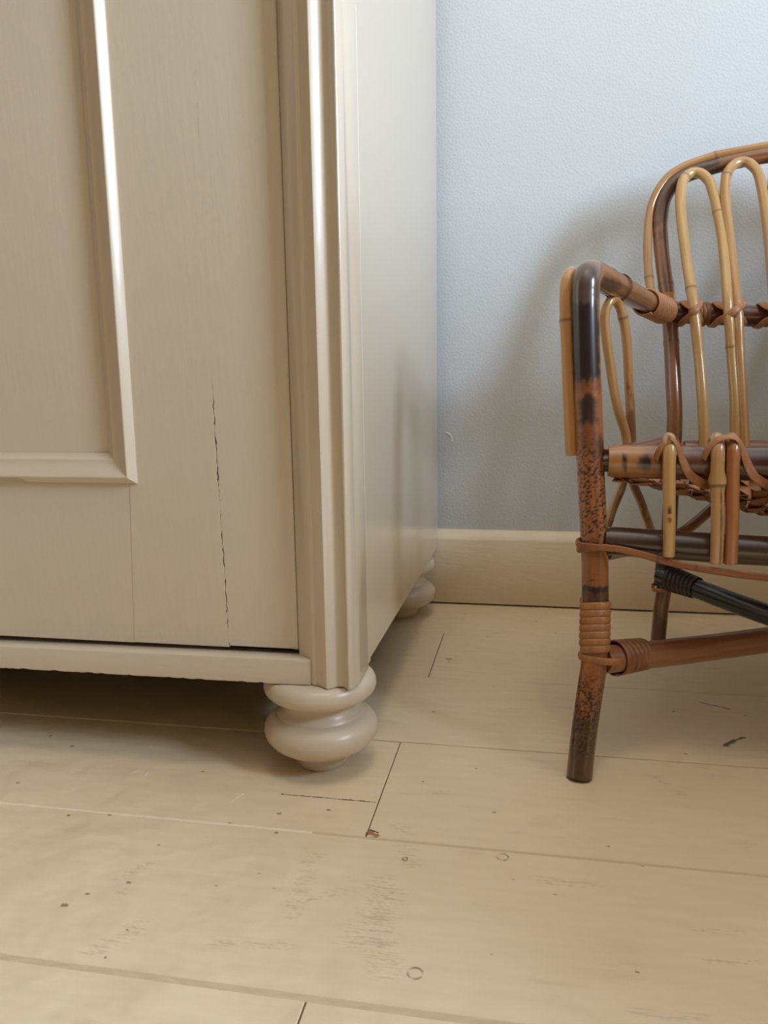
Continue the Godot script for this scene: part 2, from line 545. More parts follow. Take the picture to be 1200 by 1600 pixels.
func moulding(parent: Node, a: Vector2, b: Vector2, inward: Vector2, chip := Vector2.ZERO) -> void:
	var prof := PackedVector2Array()
	for p in [[0, 0], [0, 0.0012], [0.0004, 0.0020], [0.0024, 0.0043], [0.0050, 0.0073], [0.0056, 0.0077], [0.0063, 0.0077], [0.0070, 0.0073], [0.0088, 0.0062], [0.0122, 0.0045], [0.0158, 0.0024], [0.0195, 0.0014], [0.0206, 0.0013], [0.0213, 0.0010], [0.0222, -0.0004], [0.0238, -0.0018], [0.0262, -0.0026], [0.0262, -0.006]]:
		prof.append(Vector2(p[0], p[1]))
	var rev := prof.duplicate()
	rev.reverse()
	var along := (b - a).normalized()
	var n := 60
	var st := begin()
	var side := 1.0 if along.cross(inward) > 0.0 else -1.0
	sweep(st, prof if side < 0 else rev, func(p: Vector2, k: int) -> Vector3:
		var t := k / float(n)
		var u := p.x
		var s := (a - b).length() * t
		if chip != Vector2.ZERO:
			var x := lerpf(a.x, b.x, t)
			var c := 0.0062 * smoothstep(chip.x, chip.x + 0.003, x) * (1.0 - smoothstep(chip.y - 0.003, chip.y, x)) - 0.0016 * smoothstep(chip.y - 0.06, chip.y, x) * (1.0 - smoothstep(chip.y - 0.003, chip.y, x))
			u = maxf(u, c)
		var q := a + along * (s + lerpf(p.x, -p.x, t)) + inward * u
		return Vector3(q.x, q.y, DOOR_Z + p.y), n, false, true)
	put("panel_moulding", st.commit(), M.cream if absf(along.y) > 0.5 else M.board, parent)


func door(parent: Node, mirrored: bool) -> void:
	var d := node("door", parent)
	var y0 := 0.1118
	var y1 := 1.72
	var flat := func(v: float) -> Callable: return func(_y: float) -> float: return v
	var seam_x := func(y: float) -> float: return -0.3495 - (0.255 - minf(y, 0.276)) * 0.0417
	var xr := -0.2002
	var xs := -0.3446
	var xl := -0.5590
	var xe := -0.7020
	board("stile_board", func(y: float) -> float: return crack(y) + crack_gap(y) * 0.5, flat.call(xr), y0, y1, DOOR_Z, 0.022, 0.0035, d, null, 480, true)
	board("stile_board", seam_x, func(y: float) -> float: return crack(y) - crack_gap(y) * 0.5, y0 - 0.0005, y1, DOOR_Z, 0.022, 0.0003, d)
	board("stile_board", flat.call(xe), flat.call(xl), y0, y1, DOOR_Z, 0.022, 0.003, d, null, 2)
	board("bottom_rail", flat.call(xl + 0.0001), func(y: float) -> float: return seam_x.call(y) - 0.0004, y0 - 0.0010, 0.276, DOOR_Z - 0.0003, 0.022, 0.0005, d, null, 2)
	board("top_rail", flat.call(xl + 0.0001), flat.call(xs - 0.00018), 1.55, y1, DOOR_Z - 0.0001, 0.022, 0.0005, d, null, 2)
	box("door_panel", Vector3(xl - 0.005, 0.27, DOOR_Z - 0.016), Vector3(xs + 0.005, 1.56, DOOR_Z - 0.005), M.cream, d)
	var bl := Vector2(-0.5622, 0.2572)
	var br := Vector2(-0.3414, 0.2572)
	var tl := Vector2(-0.5622, 1.56)
	var tr := Vector2(-0.3414, 1.56)
	moulding(d, bl, br, Vector2(0, 1), Vector2.ZERO if mirrored else Vector2(-0.545, -0.4475))
	moulding(d, br, tr, Vector2(-1, 0))
	moulding(d, tr, tl, Vector2(0, -1))
	moulding(d, tl, bl, Vector2(1, 0))
	if mirrored:
		d.position.x = -0.5006


func corner_post(parent: Node) -> void:
	# plan of the front corner, going round it from the door to the side
	var plan := [[-0.0134, 0.004], [-0.0134, 0.0205], [-0.0120, 0.0227], [-0.006, 0.0280], [0.0016, 0.0338], [0.0034, 0.0347], [0.0056, 0.0348], [0.0062, 0.0343], [0.0066, 0.0344], [0.0100, 0.0368], [0.0152, 0.0402], [0.0163, 0.0406], [0.0172, 0.0402], [0.0195, 0.0383], [0.0220, 0.0363], [0.0245, 0.0348], [0.0268, 0.0340], [0.0288, 0.0339], [0.0304, 0.0344], [0.0328, 0.0368], [0.0345, 0.0391], [0.0358, 0.0392], [0.0369, 0.0383], [0.0381, 0.0355], [0.0391, 0.0322], [0.0399, 0.0284], [0.0406, 0.0240], [0.0409, 0.0185], [0.0409, -0.0115], [0.0404, -0.0125], [0.0409, -0.0138], [0.0405, -0.0150], [0.0395, -0.0152], [0.0395, -0.03], [-0.0134, -0.03]]
	var prof := PackedVector2Array()
	for p in plan:
		prof.append(Vector2(p[0], p[1]))
	prof.reverse()
	var ys := [0.0858, 0.0872, 0.10, 0.25, 0.45, 0.7, 1.2, 1.78]
	var at := func(p: Vector2, k: int) -> Vector3:
		var q := p
		if k == 0:
			q = p.lerp(Vector2(0.012, 0.005), 0.03)
		var wob := 0.00035 * N2.get_noise_2d(ys[k] * 9.0, p.x * 300.0)
		return Vector3(FX + q.x + wob, ys[k], FZ + q.y + wob)
	var st := begin()
	sweep(st, prof, at, ys.size() - 1, true)
	for e in [0, ys.size() - 1]:
		var pts := []
		for p in prof:
			pts.append(at.call(p, e))
		cap(st, pts, Vector3.DOWN if e == 0 else Vector3.UP)
	put("corner_post", st.commit(), M.cream, parent)


func wardrobe() -> void:
	var w := node("wardrobe", self, Vector3.ZERO)
	w.set_meta("label", "cream painted wooden wardrobe with a framed panel door, moulded corner and turned bun feet")
	w.set_meta("category", "wardrobe")
	var mid := -0.7023
	# side panels, back, top, bottom
	for s in [0, 1]:
		var x := FX + 0.0405
		var lo := Vector3(x - 0.02, 0.0905, -1.163)
		var hi := Vector3(x, 1.80, FZ - 0.0148)
		if s:
			lo.x = 2.0 * mid - x
			hi.x = lo.x + 0.02
		var panel := box("side_panel", lo, hi, M.cream, w, 0.0012)
		if s == 0:       # the old carcass is a little out of square
			var hinge := Vector3(hi.x, 0, hi.z)
			var turn := Basis(Vector3.UP, -0.0080)
			panel.transform = Transform3D(turn, hinge - turn * hinge)
	box("back_panel", Vector3(2.0 * mid - FX - 0.02, 0.094, -1.163), Vector3(FX + 0.0205, 1.80, -1.153), M.dark, w)
	box("bottom_panel", Vector3(2.0 * mid - FX - 0.02, 0.092, -1.153), Vector3(FX + 0.0205, 0.107, FZ - 0.018), M.dark, w)
	box("top_panel", Vector3(2.0 * mid - FX - 0.06, 1.80, -1.165), Vector3(FX + 0.06, 1.835, FZ + 0.06), M.cream, w, 0.006)
	box("cornice", Vector3(2.0 * mid - FX - 0.05, 1.722, FZ - 0.02), Vector3(FX - 0.0, 1.80, FZ + 0.034), M.board, w, 0.004)
	box("door_stop", Vector3(-0.26, 0.107, DOOR_Z - 0.04), Vector3(FX - 0.0134, 1.72, DOOR_Z - 0.0235), M.dark, w)
	corner_post(w)
	# the left corner post is the same shape turned round
	var right_post: MeshInstance3D = w.get_node("corner_post")
	var left_post := right_post.duplicate() as MeshInstance3D
	left_post.name = numbered("corner_post", w)
	left_post.mesh = mirror(right_post.mesh, mid)
	w.add_child(left_post, true)
	# the rail under the doors, its lower edge chipped
	var st := begin()
	var n := 300
	var xa := 2.0 * mid - FX + 0.0008
	var xb := FX + 0.0006
	var prof := PackedVector2Array([Vector2(-0.04, 0.0), Vector2(0.0345, 0.0), Vector2(0.0355, 0.0008), Vector2(0.0358, 0.003), Vector2(0.0358, 0.0205), Vector2(0.0350, 0.0224), Vector2(0.0330, 0.0233), Vector2(0.024, 0.0234), Vector2(0.018, 0.0225), Vector2(-0.04, 0.0215)])
	var rail_at := func(p: Vector2, k: int) -> Vector3:
		var x := lerpf(xa, xb, k / float(n))
		var y := 0.0856 + p.y - 0.0030 * smoothstep(-0.16, -0.62, x) * (1.0 if p.y > 0.01 else 0.35)
		if p.y < 0.004 and p.x > 0.0:
			var c := N2.get_noise_1d(x * 90.0)
			y += 0.0003 * N1.get_noise_1d(x * 12.0) + 0.0007 * smoothstep(0.35, 0.6, c)
		var e := smoothstep(1.0, 0.0, clampf((xb - x) / 0.0016, 0.0, 1.0))
		return Vector3(x, y, FZ + p.x - 0.0014 * e * (1.0 if p.x > 0.0 else 0.0) - (0.0011 * maxf(0.0, N1.get_noise_1d(x * 160.0) - 0.05) if p.y > 0.02 and p.x > 0.032 else 0.0))
	prof.reverse()
	sweep(st, prof, rail_at, n)
	var ends := []
	for p in prof:
		ends.append(rail_at.call(p, n))
	cap(st, ends, Vector3.RIGHT)
	put("base_rail", st.commit(), M.board, w)
	door(w, false)
	door(w, true)
	var foot := PackedVector2Array()
	for p in [[0.0, 0.0], [0.0222, 0.0], [0.0233, 0.0011], [0.0246, 0.0065], [0.0253, 0.0124], [0.0278, 0.0136], [0.0335, 0.0154], [0.0405, 0.0186], [0.0462, 0.0228], [0.0500, 0.0280], [0.0514, 0.0335], [0.0508, 0.0385], [0.0480, 0.0432], [0.0436, 0.0467], [0.0405, 0.0485], [0.0396, 0.0488], [0.0393, 0.0497], [0.0382, 0.0513], [0.0360, 0.0535], [0.0344, 0.0560], [0.0337, 0.0588], [0.0340, 0.0612], [0.0352, 0.0626], [0.0376, 0.0632], [0.0392, 0.0634], [0.0396, 0.0642], [0.0400, 0.0648], [0.0425, 0.0655], [0.0465, 0.0675], [0.0495, 0.0706], [0.0508, 0.0742], [0.0505, 0.0785], [0.0487, 0.0822], [0.0455, 0.0845], [0.040, 0.0856], [0.0, 0.0858]]:
		foot.append(Vector2(p[0], p[1]))
	for f in [[FX - 0.0010, FZ], [FX - 0.0045, -1.112], [2.0 * mid - FX, FZ], [2.0 * mid - FX, -1.110]]:
		lathe("bun_foot", foot, Vector3(f[0], 0, f[1]), M.turned, w)


func mirror(mesh: Mesh, x: float) -> Mesh:
	var a := mesh.surface_get_arrays(0)
	var v: PackedVector3Array = a[Mesh.ARRAY_VERTEX]
	var n: PackedVector3Array = a[Mesh.ARRAY_NORMAL]
	for i in v.size():
		v[i].x = 2.0 * x - v[i].x
		n[i].x = -n[i].x
	for i in range(0, v.size(), 3):
		var t := v[i]
		v[i] = v[i + 1]
		v[i + 1] = t
		t = n[i]
		n[i] = n[i + 1]
		n[i + 1] = t
	a[Mesh.ARRAY_VERTEX] = v
	a[Mesh.ARRAY_NORMAL] = n
	var m := ArrayMesh.new()
	m.add_surface_from_arrays(Mesh.PRIMITIVE_TRIANGLES, a)
	return m


# ------------------------------------------------------------------ chair
func v3(a: Array) -> Vector3:
	return Vector3(a[0], a[1], a[2])


# points every `step` metres along a smooth curve through the given ones
func curve(pts: Array, step: float) -> PackedVector3Array:
	var c := Curve3D.new()
	c.bake_interval = step
	for i in pts.size():
		var p: Vector3 = pts[i]
		var a: Vector3 = pts[maxi(i - 1, 0)]
		var b: Vector3 = pts[mini(i + 1, pts.size() - 1)]
		var t := (b - a).normalized()
		c.add_point(p, -t * p.distance_to(a) / 3.0, t * p.distance_to(b) / 3.0)
	return c.get_baked_points()


# colour of a cane: lengthwise streaks, nodes, and marks [from, to, colour, towards (or null), width, raggedness]
func shade(s: float, n: Vector3, p: Vector3, look: Dictionary) -> Color:
	var base: Color = look.base
	var along: float = look.get("seed", 0.0)
	var ang := Vector3(n.x, n.y, n.z)
	var t := N1.get_noise_3d(ang.x * 2.6 + along, ang.z * 2.6 + ang.y, s * 7.0)
	var c: Color = base.lerp(look.get("dark", base * 0.55), clampf(0.32 + 0.75 * t, 0.0, 1.0))
	c = c.lerp(look.get("light", base * 1.25), clampf(0.8 * N1.get_noise_3d(ang.x * 5.0 + 40.0 + along, ang.z * 5.0, s * 3.0), 0.0, 0.7))
	for m in look.get("marks", []):
		var rag: float = m[5] if m.size() > 5 else 0.003
		var w := rag * 1.6 * N1.get_noise_3d(p.x * 160.0, p.y * 60.0 + along, p.z * 160.0)
		var k := smoothstep(m[0] - rag, m[0] + rag * 0.3, s + w) * (1.0 - smoothstep(m[1] - rag * 0.3, m[1] + rag, s + w))
		if m.size() > 3 and m[3] != null:
			var wide := clampf((1.0 - m[4]) * 2.0, 0.012, 0.25)
			k *= smoothstep(m[4] - wide, m[4] + wide * 0.4, n.dot(m[3].normalized()) + wide * N1.get_noise_2d(s * 60.0, along))
		c = c.lerp(m[2], k)
	for d in look.get("speckle", []):
		var k := smoothstep(d[0], d[0] + 0.02, s) * (1.0 - smoothstep(d[1] - 0.03, d[1], s))
		var g := N2.get_noise_3d(p.x * 560.0, p.y * 330.0, p.z * 560.0)
		c = c.lerp(d[2], k * smoothstep(d[3], d[3] + 0.2, g))
	for q in look.get("nodes", []):
		c = c.lerp(Color(0.10, 0.06, 0.03), 0.75 * (1.0 - smoothstep(0.0006, 0.0018, absf(s - q + 0.0006 * t))))
	return c


func cane(called: String, pts: Array, radius: Variant, look: Dictionary, parent: Node, step := 0.003, sides := 18) -> MeshInstance3D:
	var path := curve(pts, step)
	var total := 0.0
	for i in path.size() - 1:
		total += path[i].distance_to(path[i + 1])
	var st := begin()
	var rr: Array = radius if radius is Array else [radius, radius]
	var x := Vector3.ZERO
	var prev := []
	var s := 0.0
	for i in path.size():
		var t := (path[mini(i + 1, path.size() - 1)] - path[maxi(i - 1, 0)]).normalized()
		if i == 0:
			x = t.cross(Vector3(0.31, 0.2, 0.93)).normalized()
		else:
			s += path[i].distance_to(path[i - 1])
			x = (x - t * x.dot(t)).normalized()
		var y := t.cross(x)
		var r := lerpf(rr[0], rr[1], s / total)
		for q in look.get("nodes", []):
			r += 0.0006 * exp(-pow((s - q) / 0.003, 2.0))
		for q in look.get("knobs", []):
			r += 0.0017 * exp(-pow((s - q) / 0.005, 2.0))
		r *= 1.0 + 0.02 * smoothstep(0.0, 0.03, minf(s, total - s)) * N1.get_noise_1d(s * 18.0 + look.get("seed", 0.0))
		if look.get("rounded", true):
			var e := minf(s, total - s)
			if e < r * 0.16:
				r *= 0.93
		var now := []
		for k in sides:
			var a := TAU * k / sides
			var n := x * cos(a) + y * sin(a)
			var p := path[i] + n * r
			now.append([p, n, shade(s, n, p, look)])
		if prev:
			for k in sides:
				var k1 := (k + 1) % sides
				smooth(st, prev[k][0], prev[k1][0], now[k1][0], prev[k][1], prev[k1][1], now[k1][1], prev[k][2], prev[k1][2], now[k1][2])
				smooth(st, prev[k][0], now[k1][0], now[k][0], prev[k][1], now[k1][1], now[k][1], prev[k][2], now[k1][2], now[k][2])
		if i == 0 or i == path.size() - 1:
			var o := -t if i == 0 else t
			var cc: Color = look.get("end", look.base)
			for k in sides:
				smooth(st, path[i], now[k][0], now[(k + 1) % sides][0], o, o, o, cc * 0.8, cc, cc)
		prev = now
	return put(called, st.commit(), look.get("mat", M.cane), parent)


# a flat strip: its broad side turned to the given directions
func strap(called: String, pts: Array, faces: Array, width: float, thick: float, look: Dictionary, parent: Node, step := 0.003) -> MeshInstance3D:
	var path := curve(pts, step)
	var st := begin()
	var prev := []
	var s := 0.0
	for i in path.size():
		if i:
			s += path[i].distance_to(path[i - 1])
		var t := (path[mini(i + 1, path.size() - 1)] - path[maxi(i - 1, 0)]).normalized()
		var f := i * (faces.size() - 1) / float(maxi(path.size() - 1, 1))
		var up: Vector3 = faces[int(f)].lerp(faces[mini(int(f) + 1, faces.size() - 1)], f - int(f))
		up = (up - t * up.dot(t)).normalized()
		var side := t.cross(up)
		var now := []
		for k in 12:
			var a := TAU * k / 12.0
			var cx := signf(cos(a)) * pow(absf(cos(a)), 0.7)
			var n := (side * cos(a) * 0.5 + up * sin(a)).normalized()
			var p := path[i] + side * cx * width * 0.5 + up * sin(a) * thick * 0.5
			now.append([p, n, shade(s, n, p, look)])
		if prev:
			for k in 12:
				var k1 := (k + 1) % 12
				smooth(st, prev[k][0], prev[k1][0], now[k1][0], prev[k][1], prev[k1][1], now[k1][1], prev[k][2], prev[k1][2], now[k1][2])
				smooth(st, prev[k][0], now[k1][0], now[k][0], prev[k][1], now[k1][1], now[k][1], prev[k][2], now[k1][2], now[k][2])
		if i == 0 or i == path.size() - 1:
			for k in 12:
				smooth(st, path[i], now[k][0], now[(k + 1) % 12][0], t, t, t, look.base, look.base, look.base)
		prev = now
	return put(called, st.commit(), M.strip, parent)


# a strand wound round a straight piece from a to b
func coil(called: String, a: Vector3, b: Vector3, r0: float, r1: float, turns: float, strand: float, look: Dictionary, parent: Node, thick := 0.40) -> MeshInstance3D:
	var t := (b - a).normalized()
	var x := t.cross(Vector3(0.3, 0.4, 0.86)).normalized()
	var y := t.cross(x)
	var pts := []
	var faces := []
	var n := int(turns * 16)
	for i in n + 1:
		var f := i / float(n)
		var d := x * cos(TAU * turns * f) + y * sin(TAU * turns * f)
		pts.append(a.lerp(b, f) + d * lerpf(r0, r1, f))
		faces.append(d)
	return strap(called, pts, faces, strand, strand * thick, look, parent, 0.002)


func flip(pts: Array) -> Array:
	return pts.map(func(p: Vector3) -> Vector3: return Vector3(2.0 * XC - p.x, p.y, p.z))


func chair() -> void:
	var ch := node("rattan_armchair", self, Vector3(0, 0, 0))
	ch.set_meta("label", "small varnished rattan armchair with looped cane back and scorched bamboo legs")
	ch.set_meta("category", "chair")
	var honey := Color(0.50, 0.295, 0.105)
	var char_ := Color(0.020, 0.014, 0.011)
	var orange := Color(0.36, 0.125, 0.035)
	var brown := Color(0.23, 0.085, 0.030)
	var toward := Vector3(-0.12, 0.0, 0.99)
	var post_look := {"base": orange, "dark": Color(0.15, 0.05, 0.018), "light": Color(0.46, 0.19, 0.06), "seed": 3.0, "rounded": false, "end": Color(0.12, 0.08, 0.05),
		"marks": [[-0.02, 0.052, Color(0.115, 0.060, 0.031), null, 0.0, 0.016], [0.143, 0.165, Color(0.10, 0.036, 0.016), null, 0.0, 0.002], [0.1635, 0.1675, char_, null, 0.0, 0.002], [0.284, 0.297, Color(0.09, 0.035, 0.015), Vector3(0.9, 0, 0.4), 0.5, 0.006],
			[0.290, 0.318, Color(0.20, 0.068, 0.024), toward, 0.80, 0.010], [0.314, 0.335, Color(0.040, 0.019, 0.012), toward, 0.86, 0.005], [0.340, 0.347, Color(0.22, 0.064, 0.022), toward, 0.2, 0.003], [0.350, 0.60, Color(0.085, 0.052, 0.038), toward, 0.42, 0.004], [0.350, 0.414, Color(0.020, 0.015, 0.013), toward, 0.46, 0.006]],
		"speckle": [[0.01, 0.10, Color(0.03, 0.017, 0.010), 0.05], [0.19, 0.31, Color(0.035, 0.014, 0.008), 0.18], [0.10, 0.19, Color(0.05, 0.02, 0.01), 0.42]]}
	var leg_pts := [Vector3(0.0417, 0.0, -0.664), Vector3(0.0451, 0.0343, -0.674), Vector3(0.0497, 0.0684, -0.685), Vector3(0.0536, 0.0974, -0.695), Vector3(0.054, 0.1404, -0.708), Vector3(0.0526, 0.1906, -0.718), Vector3(0.0487, 0.2468, -0.727), Vector3(0.0455, 0.303, -0.736), Vector3(0.0421, 0.3591, -0.743), Vector3(0.0402, 0.4, -0.748), Vector3(0.0398, 0.413, -0.750)]
	var arm_pts := [Vector3(0.03985, 0.4095, -0.7495), Vector3(0.0398, 0.4150, -0.7503), Vector3(0.0403, 0.4245, -0.7525), Vector3(0.0425, 0.4315, -0.760), Vector3(0.0465, 0.4345, -0.772), Vector3(0.0545, 0.4338, -0.792), Vector3(0.0740, 0.4302, -0.84), Vector3(0.0919, 0.4265, -0.885), Vector3(0.1262, 0.4200, -0.97), Vector3(0.1510, 0.4165, -1.030)]
	var arm_look := {"base": Color(0.33, 0.125, 0.035), "dark": Color(0.12, 0.042, 0.016), "light": Color(0.45, 0.20, 0.065), "seed": 9.0, "rounded": false, "nodes": [0.081], "end": Color(0.085, 0.052, 0.038),
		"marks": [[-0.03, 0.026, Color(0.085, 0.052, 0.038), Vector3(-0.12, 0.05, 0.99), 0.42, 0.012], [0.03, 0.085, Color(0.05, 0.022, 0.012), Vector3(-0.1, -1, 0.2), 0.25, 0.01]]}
	var rear_look := {"base": Color(0.27, 0.10, 0.032), "dark": Color(0.10, 0.035, 0.016), "light": Color(0.40, 0.19, 0.065), "seed": 15.0, "nodes": [0.385],
		"marks": [[-0.01, 0.05, Color(0.12, 0.05, 0.025), null, 0.0, 0.01], [0.105, 0.26, Color(0.050, 0.026, 0.016), null, 0.0, 0.02], [0.43, 0.47, Color(0.40, 0.18, 0.06), null, 0.0, 0.004]]}
	var rear_pts := [Vector3(0.1487, 0.0, -0.975), Vector3(0.1521, 0.0631, -0.98), Vector3(0.1574, 0.1099, -0.985), Vector3(0.1587, 0.1796, -0.99), Vector3(0.1605, 0.2858, -1.0), Vector3(0.1586, 0.3307, -1.01), Vector3(0.1551, 0.4142, -1.04), Vector3(0.1528, 0.437, -1.048)]
	var hoop_left := [Vector3(0.1528, 0.437, -1.048), Vector3(0.1496, 0.461, -1.057), Vector3(0.1462, 0.500, -1.073), Vector3(0.1458, 0.5332, -1.085), Vector3(0.1527, 0.5622, -1.093), Vector3(0.1722, 0.5818, -1.098), Vector3(0.2045, 0.5918, -1.101), Vector3(0.2417, 0.5992, -1.104), Vector3(0.271, 0.6028, -1.105)]
	var hoop_pts := hoop_left + [Vector3(XC, 0.6038, -1.1055)]
	var back := flip(hoop_left)
	back.reverse()
	hoop_pts += back
	for side in [0, 1]:
		var f := func(p: Array) -> Array: return flip(p) if side else p
		cane("front_leg", f.call(leg_pts), [0.0110, 0.0126], post_look, ch, 0.0015 if side == 0 else 0.006, 44 if side == 0 else 16)
		cane("armrest", f.call(arm_pts), [0.01265, 0.0106], arm_look, ch, 0.002, 44)
		cane("rear_leg", f.call(rear_pts), [0.0088, 0.0090], rear_look, ch, 0.0025, 26)
	var hoop_look := {"base": Color(0.25, 0.092, 0.030), "dark": Color(0.10, 0.036, 0.016), "light": Color(0.40, 0.175, 0.06), "seed": 21.0, "nodes": [0.012], "marks": [[0.178, 0.205, Color(0.05, 0.033, 0.018), null, 0.0, 0.006], [0.095, 0.17, Color(0.10, 0.04, 0.022), null, 0.0, 0.03]]}
	cane("back_hoop", hoop_pts, 0.0090, hoop_look, ch, 0.0025, 26)
	# thin canes bent along the outside of the hoop and of the front corners
	var rim := [Vector3(0.1370, 0.428, -1.036), Vector3(0.1331, 0.4416, -1.045), Vector3(0.1305, 0.470, -1.058), Vector3(0.1300, 0.5012, -1.07), Vector3(0.1335, 0.5417, -1.087), Vector3(0.1440, 0.5689, -1.094), Vector3(0.1629, 0.5895, -1.099), Vector3(0.2042, 0.6045, -1.103), Vector3(0.2450, 0.6112, -1.106), Vector3(0.2709, 0.6143, -1.107)]
	var rim_pts := rim + [Vector3(XC, 0.6155, -1.1075)]
	back = flip(rim)
	back.reverse()
	cane("edge_cane", rim_pts + back, 0.0052, {"base": Color(0.43, 0.215, 0.07), "dark": Color(0.25, 0.10, 0.03), "light": Color(0.55, 0.32, 0.12), "seed": 27.0, "nodes": [0.035, 0.235, 0.30]}, ch, 0.003, 16)
	for side in [0, 1]:
		var f := func(p: Array) -> Array: return flip(p) if side else p
		cane("edge_cane", f.call([Vector3(0.0315, 0.2733, -0.734), Vector3(0.0285, 0.320, -0.740), Vector3(0.0262, 0.3593, -0.745), Vector3(0.0238, 0.400, -0.750), Vector3(0.0236, 0.4208, -0.753), Vector3(0.0262, 0.4325, -0.760), Vector3(0.0310, 0.4360, -0.775), Vector3(0.0560, 0.4310, -0.840), Vector3(0.0760, 0.4270, -0.890), Vector3(0.1100, 0.4205, -0.97), Vector3(0.131, 0.418, -1.018)]), 0.0058,
			{"base": Color(0.52, 0.26, 0.085), "dark": Color(0.32, 0.12, 0.035), "light": Color(0.55, 0.31, 0.11), "seed": 31.0 + side, "nodes": [0.12], "end": Color(0.3, 0.17, 0.08)}, ch, 0.003, 16)

	# rails
	var x0 := 0.0625
	cane("seat_rail", [Vector3(x0, 0.2690, -0.730), Vector3(0.19, 0.2675, -0.728), Vector3(XC, 0.2670, -0.728), Vector3(2 * XC - 0.19, 0.2675, -0.728), Vector3(2 * XC - x0, 0.2690, -0.730)], 0.0146,
		{"base": Color(0.20, 0.075, 0.030), "dark": Color(0.075, 0.030, 0.018), "light": Color(0.30, 0.12, 0.045), "seed": 37.0, "end": Color(0.25, 0.11, 0.04), "marks": [[-0.02, 0.040, Color(0.36, 0.15, 0.045), null, 0.0, 0.012], [0.0265, 0.0335, Color(0.035, 0.018, 0.01), Vector3(0, 0.1, 0.99), 0.93, 0.003], [0.0118, 0.0142, Color(0.03, 0.014, 0.008), Vector3(0, 0.3, 0.95), 0.985, 0.001], [0.0122, 0.0146, Color(0.03, 0.014, 0.008), Vector3(0, -0.25, 0.97), 0.985, 0.001], [0.09, 0.30, Color(0.075, 0.030, 0.019), null, 0.0, 0.03]]}, ch, 0.0025, 36)
	cane("rail_dowel", [Vector3(0.046, 0.2685, -0.731), Vector3(0.066, 0.2690, -0.730)], 0.006, {"base": Color(0.10, 0.05, 0.025)}, ch, 0.005, 12)
	cane("rail_dowel", flip([Vector3(0.046, 0.2685, -0.731), Vector3(0.066, 0.2690, -0.730)]), 0.006, {"base": Color(0.10, 0.05, 0.025)}, ch, 0.005, 12)
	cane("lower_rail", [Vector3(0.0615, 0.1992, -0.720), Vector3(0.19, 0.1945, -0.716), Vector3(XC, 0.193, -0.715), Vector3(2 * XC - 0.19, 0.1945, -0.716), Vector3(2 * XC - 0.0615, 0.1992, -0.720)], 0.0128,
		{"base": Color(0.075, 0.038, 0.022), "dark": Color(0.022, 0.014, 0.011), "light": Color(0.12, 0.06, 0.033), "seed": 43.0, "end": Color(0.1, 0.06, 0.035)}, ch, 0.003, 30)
	cane("seat_rail", [Vector3(0.170, 0.2555, -0.985), Vector3(XC, 0.2555, -0.985), Vector3(2 * XC - 0.170, 0.2555, -0.985)], 0.0105, {"base": brown, "seed": 47.0}, ch, 0.004, 18)
	for side in [0, 1]:
		var f := func(p: Array) -> Array: return flip(p) if side else p
		cane("seat_rail", f.call([Vector3(0.060, 0.268, -0.745), Vector3(0.155, 0.262, -0.985)]), 0.011, {"base": brown, "seed": 48.0 + side}, ch, 0.005, 18)
		cane("lower_rail", f.call([Vector3(0.062, 0.186, -0.735), Vector3(0.150, 0.145, -0.980)]), 0.009, {"base": Color(0.1, 0.045, 0.02), "seed": 50.0 + side}, ch, 0.005, 18)
	# crossed stretchers between the legs
	cane("stretcher", [Vector3(0.062, 0.0955, -0.700), Vector3(0.15, 0.0895, -0.757), Vector3(0.2288, 0.083, -0.815), Vector3(XC, 0.080, -0.857), Vector3(0.43, 0.0960, -0.978)], 0.0124,
		{"base": Color(0.32, 0.125, 0.052), "dark": Color(0.18, 0.070, 0.034), "light": Color(0.30, 0.115, 0.045), "seed": 53.0}, ch, 0.003, 30)
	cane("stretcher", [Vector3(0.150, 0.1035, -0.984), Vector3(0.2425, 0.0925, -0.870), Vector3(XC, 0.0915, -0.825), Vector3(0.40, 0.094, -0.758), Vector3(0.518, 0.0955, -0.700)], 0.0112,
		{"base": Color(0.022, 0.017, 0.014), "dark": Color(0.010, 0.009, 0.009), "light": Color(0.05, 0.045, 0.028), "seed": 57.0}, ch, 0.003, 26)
	cane("crossbar", [Vector3(0.152, 0.4150, -1.032), Vector3(0.2641, 0.4072, -1.033), Vector3(XC, 0.4065, -1.034), Vector3(2 * XC - 0.2641, 0.4072, -1.033), Vector3(2 * XC - 0.152, 0.4150, -1.032)], 0.0122,
		{"base": Color(0.115, 0.042, 0.018), "dark": Color(0.035, 0.018, 0.012), "light": Color(0.17, 0.065, 0.025), "seed": 61.0}, ch, 0.003, 26)

	# the loops of the back
	var slat_look := func(sd: float, base: Color, nodes: Array) -> Dictionary:
		return {"base": base, "dark": base * Color(0.78, 0.68, 0.58), "light": Color(0.70, 0.47, 0.20), "seed": sd, "nodes": nodes}
	var loop1 := [Vector3(0.1912, 0.2560, -0.975), Vector3(0.1880, 0.3100, -0.985), Vector3(0.1841, 0.3600, -0.998), Vector3(0.1765, 0.4240, -1.011), Vector3(0.1710, 0.4805, -1.04), Vector3(0.1664, 0.5443, -1.07), Vector3(0.1690, 0.5715, -1.080), Vector3(0.1765, 0.5820, -1.086), Vector3(0.1841, 0.5845, -1.088), Vector3(0.1935, 0.5805, -1.085), Vector3(0.2015, 0.5683, -1.080), Vector3(0.2111, 0.5183, -1.06), Vector3(0.2138, 0.4700, -1.035), Vector3(0.2145, 0.4240, -1.011), Vector3(0.2199, 0.3594, -0.998), Vector3(0.2228, 0.3100, -0.985), Vector3(0.2240, 0.2560, -0.975)]
